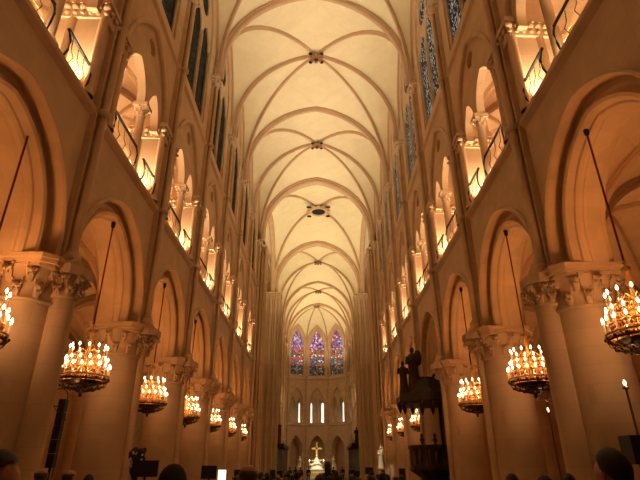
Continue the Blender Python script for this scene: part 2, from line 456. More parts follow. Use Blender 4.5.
# ------------------------------------------------------------------ small columns
def capital_rings(mb, r0, r1, z0, h, n, s=.1, rows=2, ph=0):
    mb.lathe([(r0 * 1.0, z0 - .02), (r0 * 1.1, z0 + .0), (r0 * 1.12, z0 + .05), (r0, z0 + .09), (r0 * 1.02, z0 + h * .4), (r0 * 1.1, z0 + h * .7), (r1 * .98, z0 + h)], n=24, cap=False)
    for row in range(rows):
        zz = z0 + h * (.42 + .42 * row) if rows > 1 else z0 + h * .7
        rr = r0 + (r1 - r0) * (.30 + .55 * row) + s * .5
        for i in range(n):
            a = ph + 2 * pi * (i + .5 * row) / n
            d = V((cos(a), sin(a), 0)); t = V((-sin(a), cos(a), 0))
            base = d * (r0 * 1.0) + V((0, 0, zz - h * .36))
            mid = d * (r0 + (rr - r0) * .6) + V((0, 0, zz - h * .05))
            tip = d * (rr + s * .3) + V((0, 0, zz + h * .05)); curl = d * (rr + s * .75) + V((0, 0, zz - h * .06))
            pts = [base, mid, tip, curl]; wd = [s * .6, s * 1.0, s * .95, s * .5]; rws = []
            for p_, w_ in zip(pts, wd):
                rws.append([p_ + t * w_ * cos(q) + d * w_ * .45 * sin(q) for q in [2 * pi * j / 7 for j in range(7)]])
            mb.grid(rws, True, True)
            mb.ball(tuple(curl), s * .42, s * .42, s * .4, 7, 5)
            if s > .09:
                for e, dz, rr_ in ((-1, -.02, .36), (1, -.02, .36), (-.6, -.20, .30), (.6, -.20, .30), (-1.15, .10, .26), (1.15, .10, .26)):
                    q = tip + t * e * s * .85 + V((0, 0, h * dz)) - d * s * (.1 + .1 * abs(e)); mb.ball(tuple(q), s * rr_, s * rr_, s * rr_ * 1.2, 6, 5)
def make_column(name, r, ztop, engaged=None, er=.285):
    """round column; engaged = x offset sign towards the nave"""
    root = empty(name)
    put('base', MB().prism([(cos(a) * r * 1.75, sin(a) * r * 1.75) for a in [pi / 8 + i * pi / 4 for i in range(8)]], 0, .35).lathe([(r * 1.5, .35), (r * 1.55, .45), (r * 1.2, .55), (r * 1.25, .65), (r, .75)], n=28, cap=False), M['stone'], root)
    zc = ztop - 1.05
    put('shaft', MB().lathe([(r * 1.02, .7), (r, 2.0), (r * .98, zc)], n=36, cap=False), M['stone'], root)
    cp = MB(); capital_rings(cp, r, r * 1.22, zc, .8, 12, .105, 2, pi / 12); put('capital', cp, M['carved'], root)
    hf = .70 * r / .78; H = .95 * r / .78
    oct_ = lambda k: [(q[0] * k, q[1] * k) for q in ((hf, -H), (H, -hf), (H, hf), (hf, H), (-hf, H), (-H, hf), (-H, -hf), (-hf, -H))]
    ab = MB().prism(oct_(.93), ztop - .28, ztop - .2).prism(oct_(1.0), ztop - .2, ztop - .1).prism(oct_(1.03), ztop - .1, ztop)
    put('abacus', ab, M['carved'], root)
    if engaged:
        e = engaged; cx = e * (.88 if er > .2 else .86); zc2 = ztop - .85; m2 = MB()
        m2.lathe([(er + .13, .0), (er + .13, .35), (er + .07, .42), (er + .015, .7), (er, zc2)], (cx, 0, 0), 20, True, False)
        en = put('engaged_shaft', m2, M['stone'], root)
        c2 = MB(); capital_rings(c2, er + .01, .42, zc2, .55, 8, .10, 2)
        c2.prism([(q[0] * .52, q[1] * .52) for q in ((.5, -.9), (.9, -.5), (.9, .5), (.5, .9), (-.5, .9), (-.9, .5), (-.9, -.5), (-.5, -.9))], zc2 + .55, zc2 + .78)
        c2.lathe([(.30, 0), (.33, .08), (.25, .2), (.2, .3), (.2, .42)], (0, 0, zc2 + .78), 14, True)
        c2.ball((0, -.16, zc2 + 1.0), .16, .14, .17)
        put('shaft_capital', c2, M['carved'], en, loc=(cx, 0, 0))
    return root
def colonnette_proto(h=3.0, r=.15):
    root = empty('gallery_colonnette')
    put('base', MB().lathe([(r * 1.9, 0), (r * 1.9, .12), (r * 1.3, .2), (r * 1.4, .26), (r, .32)], n=14), M['carved'], root)
    put('shaft', MB().lathe([(r, .3), (r * .96, h - .55)], n=16, cap=False), M['carved'], root)
    cp = MB(); capital_rings(cp, r, r * 1.7, h - .55, .4, 6, .055, 2)
    cp.prism([(-.27, -.27), (.27, -.27), (.27, .27), (-.27, .27)], h - .15, h); put('capital', cp, M['carved'], root)
    return root
def railing_proto(s, L):
    root = empty('balcony_railing')
    n = int(L / .11); x0 = 0
    put('top_rail', MB().box(-.035, .035, -L / 2, L / 2, .93, .99), M['iron'], root)
    put('lower_rail', MB().tube([(0, -L / 2 + .05, .12), (0, L / 2 - .05, .12)], .012, 5), M['iron'], root)
    for q in (-1, 1):
        pts = [(0, q * (L / 2 - .04), .95), (-s * .05, q * (L / 2 - .03), .8), (-s * .10, q * (L / 2 - .06), .6), (-s * .08, q * (L / 2 - .07), .3), (0, q * (L / 2 - .04), .06), (.0, q * (L / 2 + .04), 0)]
        put('scroll_bracket', MB().tube(pts, .03, 6), M['iron'], root)
    for i in range(1, 4):
        y = -L / 2 + L * i / 4; m = MB()
        m.tube([(0, y, .12), (-s * .07, y + .05, .35), (0, y, .55), (s * .02, y - .02, .95)], .012, 5)
        put('baluster', m, M['iron'], root)
    mesh_ = MB()
    for i in range(9): z = .2 + i * .085; mesh_.tube([(0, -L / 2 + .08, z), (0, L / 2 - .08, z)], .006, 4)
    put('wire_infill', mesh_, M['brass'], root)
    return root

# ------------------------------------------------------------------ assemble the nave
for s in (-1, 1):
    D = meshes(bay_parts(s, B)); wp = walls[s]
    sh, shc = shaft_meshes(s); gp, gpc = gpier_meshes(s)
    for k in NB:
        lay_bay(s, YK(k) + B / 2, D, wp)
    for k in range(-2, 7):
        o = put('wall_shaft', sh, None, wp, loc=(0, YK(k), 0)); put('shaft_capital', shc, None, o)
        o = put('gallery_pier', gp, None, wp, loc=(0, YK(k), 0)); put('pier_capital', gpc, None, o)
    colf = make_column('stone_column', .78, ZAB, -s); cols_ = make_column('stone_column', .78, ZAB, -s, .11)
    for k in range(-1, 7):
        c = {-1: colf, 1: cols_}.get(k) or dup(colf if k == 0 else cols_)
        x = s * 6.78; c.location = (x, YK(k) + sy(x), 0)
        if k == -1: lab = 'round stone column nearest the viewer in the arcade %s' % SIDE[s]
        elif k == 6: lab = 'round stone column standing against the crossing pier, arcade %s' % SIDE[s]
        else: lab = '%s tall round stone column along the arcade %s, leafy capital' % (ORD[k + 1], SIDE[s])
        tag(c, lab, 'column', 'round columns of the nave arcades', 'thing')
    col2 = make_column('aisle_column', .5, ZAB)
    for k in range(-1, 7):
        c = col2 if k == -1 else dup(col2)
        x = s * 12.9; c.location = (x, YK(k) + sy(x), 0)
        tag(c, 'slim round aisle column %s, standing behind the %s arcade column' % (SIDE[s], ORD[k + 1]), 'column', 'columns between the aisles', 'thing')
    cn = colonnette_proto(14.02 - ZST - .14)
    ra = railing_proto(s, 2.05); rb = railing_proto(s, 1.3)
    first = True
    for k in range(-1, 6):
        x = s * (XW + .22); ym = YK(k) + B / 2
        c = cn if first else dup(cn)
        c.location = (x, ym + .48 + sy(x), ZST + .14)
        tag(c, 'slender gallery colonnette above the %s arcade arch %s' % (ORD[k + 1], SIDE[s]), 'column', 'gallery colonnettes', 'thing')
        for q in (-1, 1):
            r = (ra if q < 0 else rb) if first else dup(ra if q < 0 else rb)
            xr = s * (XW + .0); r.location = (xr, ym + (1.46 if q > 0 else -.93) + sy(xr), ZST + .13)
            tag(r, 'dark iron gallery railing, %s half above the %s arch %s' % ('nearer' if q < 0 else 'farther', ORD[k + 1], SIDE[s]), 'railing', 'gallery railings')
        first = False

# ------------------------------------------------------------------ aisles and galleries
for s, nm in ((-1, 'aisle_left'), (1, 'aisle_right')):
    ce = tag(empty('ceiling_' + nm), 'ribbed vaults over the aisle', None, None, 'structure')
    for k in NB:
        y0, y1 = YK(k), YK(k + 1)
        xa, xb = (XW + 1.1, 12.9)
        A = (s * xa, s * xb) if s > 0 else (s * xb, s * xa)
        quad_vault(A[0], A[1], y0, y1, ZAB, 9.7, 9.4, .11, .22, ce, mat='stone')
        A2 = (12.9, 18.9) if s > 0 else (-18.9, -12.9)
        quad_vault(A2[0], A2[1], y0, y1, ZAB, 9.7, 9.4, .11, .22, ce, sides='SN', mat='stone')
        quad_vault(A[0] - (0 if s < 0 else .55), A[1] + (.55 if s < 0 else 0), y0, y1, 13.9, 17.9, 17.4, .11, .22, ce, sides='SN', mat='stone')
    w = MB(); yA, yB = YK(-3), YK(6) + .0
    w.box(min(s * 18.9, s * 19.3), max(s * 18.9, s * 19.3), yA, yB, 0, 10.2)
    for k in range(-2, 6):
        w.box(min(s * 18.9, s * 18.3), max(s * 18.9, s * 18.3), YK(k) - .5, YK(k) + .5, 0, 8.5)
    put('wall_outer_' + nm, w, M['stone'], None, True)['kind'] = 'structure'
    g = MB(); g.box(min(s * 12.9, s * 13.2), max(s * 12.9, s * 13.2), yA, yB, ZST, 18.2)
    g.box(min(s * 7.7, s * 12.9), max(s * 7.7, s * 12.9), yA, yB, ZST - .1, ZST + .14)
    g.box(min(s * 6.62, s * 7.6), max(s * 6.62, s * 7.6), yA, yB, 17.7, 18.1)
    for k in range(-2, 7):
        g.lathe([(.22, 0), (.22, 3.0)], (s * 12.75, YK(k), ZST + .1), 12, True, False)
        g.box(min(s * 12.9, s * 12.5), max(s * 12.9, s * 12.5), YK(k) - .35, YK(k) + .35, 13.6, 13.95)
    put('wall_gallery_' + nm.split('_')[1], g, M['stone'], None, True)['kind'] = 'structure'
    # west ends
    w = MB().box(min(s * 6.2, s * 19.3), max(s * 6.2, s * 19.3), yA - .4, yA, 0, 18.2)
    put('wall_west_' + nm, w, M['stone'], None, True)['kind'] = 'structure'
put('wall_west', MB().box(-6.3, 6.3, YK(-3) - .4, YK(-3), 0, 32), M['stone'], None, True)['kind'] = 'structure'
sex_vault(YK(-4), YK(-3), YK(-2))
fl = MB().add([(-21, -8, 0), (21, -8, 0), (21, 106, 0), (-21, 106, 0)], [(0, 1, 2, 3)])
put('floor', fl, M['floor'])['kind'] = 'structure'

# ------------------------------------------------------------------ crossing piers and transept
def cluster(x, y, s, rr=1.0, big=True, name='crossing_pier', top=ZCAP):
    root = empty(name, (x, y + sy(x), 0))
    sh = MB(); sh.prism([(-.82 * rr, -.82 * rr), (.82 * rr, -.82 * rr), (.82 * rr, .82 * rr), (-.82 * rr, .82 * rr)], 0, top - .7)
    put('pier_core', sh, M['stone'], root)
    sp = [(-s * 1.0, t * .31, .10 if t % 2 else .20) for t in (-3, -2, -1, 0, 1, 2, 3)] + [(t * .31, -1.0, .10 if t % 2 else .20) for t in (-3, -2, -1, 0, 1, 2, 3)] + [(t * .31, 1.0, .10 if t % 2 else .20) for t in (-3, -2, -1, 0, 1, 2, 3)]
    for i, (a, b, r) in enumerate(sp):
        r *= rr
        o = put('clustered_shaft', MB().lathe([(r * 1.5, 0), (r * 1.5, .6), (r, .8), (r, top - .7)], n=10, cap=False), M['rib'], root, loc=(a * rr, b * rr, 0))
    cp = MB(); h = 1.28 * rr
    cp.prism([(-h, -h), (h, -h), (h, h), (-h, h)], top - .15, top)
    cp.prism([(-h * .85, -h * .85), (h * .85, -h * .85), (h * .85, h * .85), (-h * .85, h * .85)], top - .75, top - .15)
    for a, b, r in sp:
        cp.ball((a * 1.1 * rr, b * 1.1 * rr, top - .3), .16, .16, .14, 6, 5); cp.ball((a * 1.06 * rr, b * 1.06 * rr, top - .6), .13, .13, .12, 6, 5)
    put('capital', cp, M['carved'], root)
    return root
for s in (-1, 1):
    tag(cluster(s * 6.3, T2 + 2.35, s, .8), 'tall clustered crossing pier at the end of the nave arcade %s' % SIDE[s], 'pier', 'clustered crossing piers', 'thing')
    tag(cluster(s * 6.2, T3 + .2, s, 1.05), 'tall clustered pier framing the choir entrance %s, beyond the transept' % SIDE[s], 'pier', 'clustered crossing piers', 'thing')
    w = MB()
    xa, xb = min(s * 7.2, s * 20.5), max(s * 7.2, s * 20.5)
    w.box(min(s * 6.25, s * 20.5), max(s * 6.25, s * 20.5), T3 + .6, T3 + 1.0, 0, 32); w.box(min(s * 6.25, s * 20.5), max(s * 6.25, s * 20.5), T2 + .4, T2 + .8, 9.9, 32)
    w.box(min(s * 20.2, s * 20.5), max(s * 20.2, s * 20.5), T2, T3 + 1, 0, 32)
    for x in (8.2, 9.6, 11, 12.6, 14.2, 15.6, 17, 18.6):
        w.lathe([(.28, 0), (.28, 23)], (s * x, T3 + .5, 0), 10, True, False)
    put('wall_transept_' + ('left' if s < 0 else 'right'), w, M['stone'], None, True)['kind'] = 'structure'
    ce = tag(empty('ceiling_transept_' + ('left' if s < 0 else 'right')), 'ribbed vault over the transept arm', None, None, 'structure')
    quad_vault(*((6.2, 13.2) if s > 0 else (-13.2, -6.2)), yc0, yc1, ZCAP, 31.2, 30.6, .16, .3, ce, sides='EW')
    quad_vault(*((13.2, 20.2) if s > 0 else (-20.2, -13.2)), yc0, yc1, ZCAP, 31.2, 30.6, .16, .3, ce, sides='')

# ------------------------------------------------------------------ choir
for s in (-1, 1):
    wp = tag(empty('wall_choir_' + ('left' if s < 0 else 'right')), 'choir wall with arcade and gallery', None, None, 'structure')
    for a, b in zip(CH, CH[1:]):
        n = 1
        D = meshes(bay_parts(s, b - a))
        lay_bay(s, (a + b) / 2, D, wp)
    sh, shc = shaft_meshes(s); gp, gpc = gpier_meshes(s)
    for i, y in enumerate(CH[1:]):
        o = put('wall_shaft', sh, None, wp, loc=(0, y, 0)); put('shaft_capital', shc, None, o)
        o = put('gallery_pier', gp, None, wp, loc=(0, y, 0)); put('pier_capital', gpc, None, o)
        pass
    cc = make_column('choir_column', .6, ZAB)
    for i, y in enumerate(CH[1:]):
        c = cc if i == 0 else dup(cc); c.location = (s * 6.72, y + sy(s * 6.72), 0)
        tag(c, '%s round column of the choir arcade %s, beyond the crossing' % (ORD[i + 1], SIDE[s]), 'column', 'choir columns', 'thing')
    g = MB().box(min(s * 7.7, s * 9), max(s * 7.7, s * 9), T3, 92, ZST - .1, ZST + .1).box(min(s * 10, s * 10.3), max(s * 10, s * 10.3), T3, 92, 0, 18.2).box(min(s * 6.3, s * 10), max(s * 6.3, s * 10), T3 + 1, 92, 18.15, 18.3)
    put('wall_choir_aisle_' + ('left' if s < 0 else 'right'), g, M['stone'], None, True)['kind'] = 'structure'

# ------------------------------------------------------------------ apse
AX, AY, AR = -.35, 92.0, 6.9
apse = tag(empty('wall_apse'), 'faceted stone apse wall closing the choir', None, None, 'structure')
vts = [V((AX + AR * cos(a), AY + AR * sin(a), 0)) for a in [pi * i / 5 for i in range(6)]]
acen = V((AX, 93.6, 30.9))
apnames = ['pulpit-side end', 'pulpit-side', 'central', 'far-side', 'far-side end']
acn = colonnette_proto(12.6 - 9.3, .13)
fc = True
for i in range(5):
    a, b = vts[i], vts[i + 1]; mid = (a + b) / 2; t = (b - a).normalized(); nrm = V((mid.x - AX, mid.y - AY, 0)).normalized(); h = (b - a).length / 2
    F = lambda d: (lambda y, z: tuple(mid + t * y + nrm * d + V((0, 0, z))))
    w = MB()
    lo = arch(1.35, 4.6, 7.1, 0); ga = arch(1.5, 12.5, 15.7, 9.4); wn = arch(1.55, 23.6, 27.1, 18.1)
    w.poly([[(-h, 0)] + lo + [(h, 0), (h, 8.9), (-h, 8.9)]], F(0))
    w.poly([[(-h, 8.9), (h, 8.9), (h, 17.6), (-h, 17.6)], ga], F(0))
    w.poly([[(-h, 17.6), (h, 17.6), (h, 30.8), (-h, 30.8)], wn], F(0))
    for ol, dd in ((lo, .9), (ga, .35), (wn, .6)):
        w.grid([[F(q)(y, z) for y, z in ol + [ol[0]]] for q in (0, dd)], False, False)
    put('apse_facet', w, M['stone'], apse)
    tr = MB()
    tr.grid([[F(d)(y, z) for y, z in arch(wd, 12.5, za)] for wd, za, d in ((1.6, 15.82, 0), (1.58, 15.8, -.1), (1.5, 15.7, -.08), (1.46, 15.66, .05))], False, True)
    tr.grid([[F(d)(y, z) for y, z in arch(wd, 4.6, za)] for wd, za, d in ((1.5, 7.3, 0), (1.47, 7.26, -.12), (1.36, 7.12, -.1), (1.33, 7.1, .05))], False, True)
    tr.grid([[F(d)(y, z) for y in (-h, h)] for d, z in ((0, 8.7), (-.15, 8.85), (-.15, 9.0), (0, 9.1))], False, False)
    tr.grid([[F(d)(y, z) for y in (-h, h)] for d, z in ((0, 17.2), (-.15, 17.35), (-.15, 17.5), (0, 17.6))], False, False)
    put('arch_moulding', tr, M['carved'], apse)
    ty = MB(); big = arch(1.5, 12.5, 15.7)
    l1 = arch(.58, 12.8, 14.0, 12.5, -.74); l2 = arch(.58, 12.8, 14.0, 12.5, .74)
    ty.slab([big + l2[::-1] + l1[::-1]], F(.25), F(.55)); put('tympanum', ty, M['stone'], apse)
    rp = MB()
    for q in (-1, 1):
        c = F(.45)(q * 1.42, 0); rp.lathe([(.13, 9.4), (.13, 12.5)], c, 10, True, False)
    c = F(-.12)(-h, 0); rp.lathe([(.2, 0 if i else 9), (.16, 4.4), (.16, ZCAP - .5), (.3, ZCAP - .2), (.3, ZCAP)], c, 10, True, False)
    put('respond', rp, M['carved'], apse)
    if 1 <= i <= 3:
        NWIN[0] += 1
        wt = MB(); wl1 = arch(.66, 22.2, 23.2, 18.2, -.75); wl2 = arch(.66, 22.2, 23.2, 18.2, .75)
        ocu = [(1.12 * cos(2 * pi * j / 20), 24.75 + 1.12 * sin(2 * pi * j / 20)) for j in range(20)]
        bar = lambda pts, r: wt.tube([F(.18)(y, z) for y, z in pts], r, 6)
        bar([(0, 18.1), (0, 23.0)], .06)
        bar(wl1[1:-1], .05); bar(wl2[1:-1], .05)
        bar([(1.2 * cos(2 * pi * j / 24), 24.75 + 1.2 * sin(2 * pi * j / 24)) for j in range(25)], .05)
        bar([(.42 * cos(2 * pi * j / 16), 24.75 + .42 * sin(2 * pi * j / 16)) for j in range(17)], .035)
        for j in range(6): bar([(.42 * cos(pi * j / 3), 24.75 + .42 * sin(pi * j / 3)), (1.2 * cos(pi * j / 3), 24.75 + 1.2 * sin(pi * j / 3))], .03)
        bar(arch(1.5, 23.6, 27.0, 18.15), .06)
        for z in (19.2, 20.3, 21.4, 22.3): bar([(-1.5, z), (1.5, z)], .03)
        wo = tag(put('window_%d' % NWIN[0], wt, M['carved']), 'coloured stained glass apse window, %s facet' % apnames[i], None, None, 'structure')
        put('rose_pane', MB().poly([[(-1.5, 23.3)] + arch(1.5, 23.6, 27.05) + [(1.5, 23.3)]], F(.25)), M['g_rose'], wo)
        put('figure_pane', MB().poly([[(-1.5, 20.0), (1.5, 20.0), (1.5, 23.3), (-1.5, 23.3)]], F(.25)), M['g_mid'], wo)
        put('base_pane', MB().poly([[(-1.5, 18.1), (1.5, 18.1), (1.5, 20.0), (-1.5, 20.0)]], F(.25)), M['g_low'], wo)
    for yy, ww in {1: ((-.72, .17),), 2: ((-1.1, .24), (1.1, .13)), 3: ((-1.28, .15),)}.get(i, ()):
        NWIN[0] += 1
        fr_ = MB().slab([arch(ww + .12, 12.6, 13.3, 9.4, yy), arch(ww, 12.6, 13.1, 9.5, yy)], F(1.0), F(1.15))
        wo = tag(put('window_%d' % NWIN[0], fr_, M['carved']), 'narrow bright slit window behind the apse gallery', None, None, 'structure')
        put('lit_pane', MB().poly([arch(ww, 12.6, 13.1, 9.5, yy)], F(1.08)), M['slit'], wo)
    c = acn if fc else dup(acn); fc = False
    c.location = F(.4)(0, 9.2)
    tag(c, 'slender colonnette in the gallery opening of the %s apse facet' % apnames[i], 'column', 'apse gallery colonnettes', 'thing')
    # vault cell
    wb = MB()
    pa, pb = a.copy(), b.copy(); pa.z = pb.z = ZCAP; ap = mid.copy(); ap.z = 28.3
    ra_, rb_ = arc3(pa, acen), arc3(pb, acen); wa = arc3(pa + V((0, 0, 1.2)), ap); wb_ = arc3(pb + V((0, 0, 1.2)), ap)
    web(wb, ra_, wa); web(wb, rb_, wb_)
    put('vault_web', wb, M['vault'], ceiling)
    r = MB(); rib(r, ra_, .13, .26); put('radiating_rib', r, M['rib'], ceiling)
    r = MB(); rib(r, wa, .08, .14); rib(r, wb_, .08, .14); put('wall_rib', r, M['rib'], ceiling)
wb = MB()
for s in (-1, 1):
    X = XW - .25; p = V((s * X, AY + sy(s * X), ZCAP)); web(wb, arc3(p, (0, AY, ZTC)), arc3(vts[0 if s > 0 else 5] + V((0, 0, ZCAP)), acen))
put('vault_web', wb, M['vault'], ceiling)
boss(AX, acen.y, acen.z)
amb = MB().prism([(AX + 12 * cos(pi * i / 10), AY + 10.5 * sin(pi * i / 10)) for i in range(11)] + [(AX + 12.3 * cos(pi * i / 10), AY + 10.8 * sin(pi * i / 10)) for i in range(10, -1, -1)], 0, 18)
put('wall_ambulatory', amb, M['stone'])['kind'] = 'structure'
am2 = MB()
for z in (8.6, 16.8):
    am2.poly([[(AX + (AR + .3) * cos(pi * i / 10), AY + (AR + .3) * sin(pi * i / 10)) for i in range(11)] + [(AX + 12 * cos(pi * i / 10), AY + 10.5 * sin(pi * i / 10)) for i in range(10, -1, -1)]], lambda x, y: (x, y, z))
put('ceiling_ambulatory', am2, M['stone'])['kind'] = 'structure'
cc = make_column('apse_column', .42, 4.7)
for i in range(1, 5):
    c = cc if i == 1 else dup(cc); q = vts[i] + (vts[i] - V((AX, AY, 0))).normalized() * .45
    c.location = (q.x, q.y, 0)
    tag(c, '%s short round column of the apse arcade counting from the pulpit side' % ORD[i], 'column', 'apse columns', 'thing')
def at(px, Y, z):
    d = .906 * Y + .42 * (z - 1.7)
    return .18 + (px - 320.4) * d / 488
# ------------------------------------------------------------------ chandeliers
def chandelier_proto():
    root = empty('chandelier')
    rings = ((1.36, .50, 12), (1.02, .56, 14), (.82, .66, 18), (1.22, .28, 6))
    fr = MB(); fr.tube([(0, 0, .1), (0, 0, 1.95)], .025, 8)
    fr.lathe([(.02, .2), (.10, .25), (.13, .4), (.05, .5), (.04, .9), (.11, 1.0), (.05, 1.12), (.04, 1.5), (.09, 1.6), (.03, 1.75), (.05, 1.9), (.02, 2.0)], n=12)
    for z, r, n in rings:
        fr.lathe([(r - .02, z - .28), (r + .015, z - .285), (r + .015, z - .25), (r - .02, z - .25), (r - .02, z - .28)], n=32, cap=False)
        for i in range(n // 2):
            a = 4 * pi * i / n; c, s_ = cos(a), sin(a)
            fr.tube([(.03 * c, .03 * s_, z - .1), (.4 * r * c, .4 * r * s_, z - .02), (.75 * r * c, .75 * r * s_, z - .2), (r * c, r * s_, z - .27)], .012, 5)
    put('brass_frame', fr, M['brass'], root)
    bw = MB(); bw.lathe([(.65, .475), (.68, .465), (.68, .435), (.65, .42)], n=36, cap=False)
    for i in range(16):
        a = 2 * pi * i / 16; c, s_ = cos(a), sin(a)
        bw.tube([(.66 * c, .66 * s_, .44), (.62 * c, .62 * s_, .34), (.45 * c, .45 * s_, .24), (.20 * c, .20 * s_, .17), (0.03 * c, .03 * s_, .12)], .011, 5)
        bw.ball((.68 * c, .68 * s_, .48), .035, .035, .04, 6, 5)
    for r, z in ((.52, .28), (.32, .21)): bw.lathe([(r, z), (r + .02, z - .01), (r, z + .02), (r, z)], n=28, cap=False)
    bw.ball((0, 0, .07), .05, .05, .08); bw.lathe([(.52, .42), (.40, .34), (.2, .27), (.05, .24)], n=28, cap=False)  # inner bowl added to block candle light going down
    for i in range(40):
        a = i * 2.4; r_ = .2 + .4 * (i / 40) ** .5; bw.ball((r_ * cos(a), r_ * sin(a), .17 + .5 * max(0, r_ - .25) ** 1.2), .03, .03, .035, 5, 4)
    put('bronze_basket', bw, M['bronze'], root)
    cr = MB()
    for z, r, n in rings[:3]:
        for i in range(n * 3):
            a = 2 * pi * (i + .5) / (n * 3); cr.ball((r * .93 * cos(a), r * .93 * sin(a), z - .33), .022, .022, .05, 5, 4)
            cr.ball((r * .6 * cos(a), r * .6 * sin(a), z - .2), .018, .018, .035, 5, 4)
    put('crystal_drops', cr, M['crystal'], root)['kind'] = 'stuff'
    put('crown', MB().lathe([(.07, 1.78), (.10, 1.9), (.07, 1.8)], n=10, cap=False).ball((0, 0, 2.02), .045), M['brass'], root)
    cm = MB().lathe([(.035, -.25), (.035, -.235), (.017, -.23), (.017, -.02)], n=8).mesh('candle', M['wax'])
    fm = MB().lathe([(.008, -.02), (.024, .008), (.028, .03), (.018, .06), (.004, .09)], n=8).mesh('flame', M['flame'])
    for z, r, n in rings[:3]:
        for i in range(n):
            a = 2 * pi * (i + .3 * (z > 1)) / n
            c = put('candle', cm, None, root, loc=(r * cos(a), r * sin(a), z)); put('flame', fm, None, c)
    return root
chp = chandelier_proto(); firstc = True
ropes = {}
CHL = []
for s in (-1, 1):
    for k in range(-1, 6):
        if s > 0 and k == 2: continue        # the pulpit stands in this arch
        Y = YK(k) + B / 2 + ((.45 if s > 0 else .95) if k == -1 else .15); x = s * 6.5; zb = 3.50
        y = Y + sy(x)
        c = chp if firstc else dup(chp); c.location = (x, y, zb); c.rotation_euler.z = .37 * (k + 2) + s
        firstc = False
        CHL.append((x, y, zb))
        tag(c, 'lit brass chandelier on a red rope in the %s arch %s' % (ORD[k + 1] if k >= 0 else 'nearest', SIDE[s]), 'chandelier', 'chandeliers hung in the arcade arches', 'thing')
rope = MB().tube([(0, 0, 2.05), (0, 0, 5.42)], .024, 6).mesh('rope', M['rope'])
hook = MB().lathe([(.02, 5.22), (.06, 5.3), (.07, 5.44)], n=8).mesh('ceiling_hook', M['iron'])
for o in [o for o in C.objects if o.name.split('.')[0] == 'chandelier']:
    put('rope', rope, None, o); put('ceiling_hook', hook, None, o)

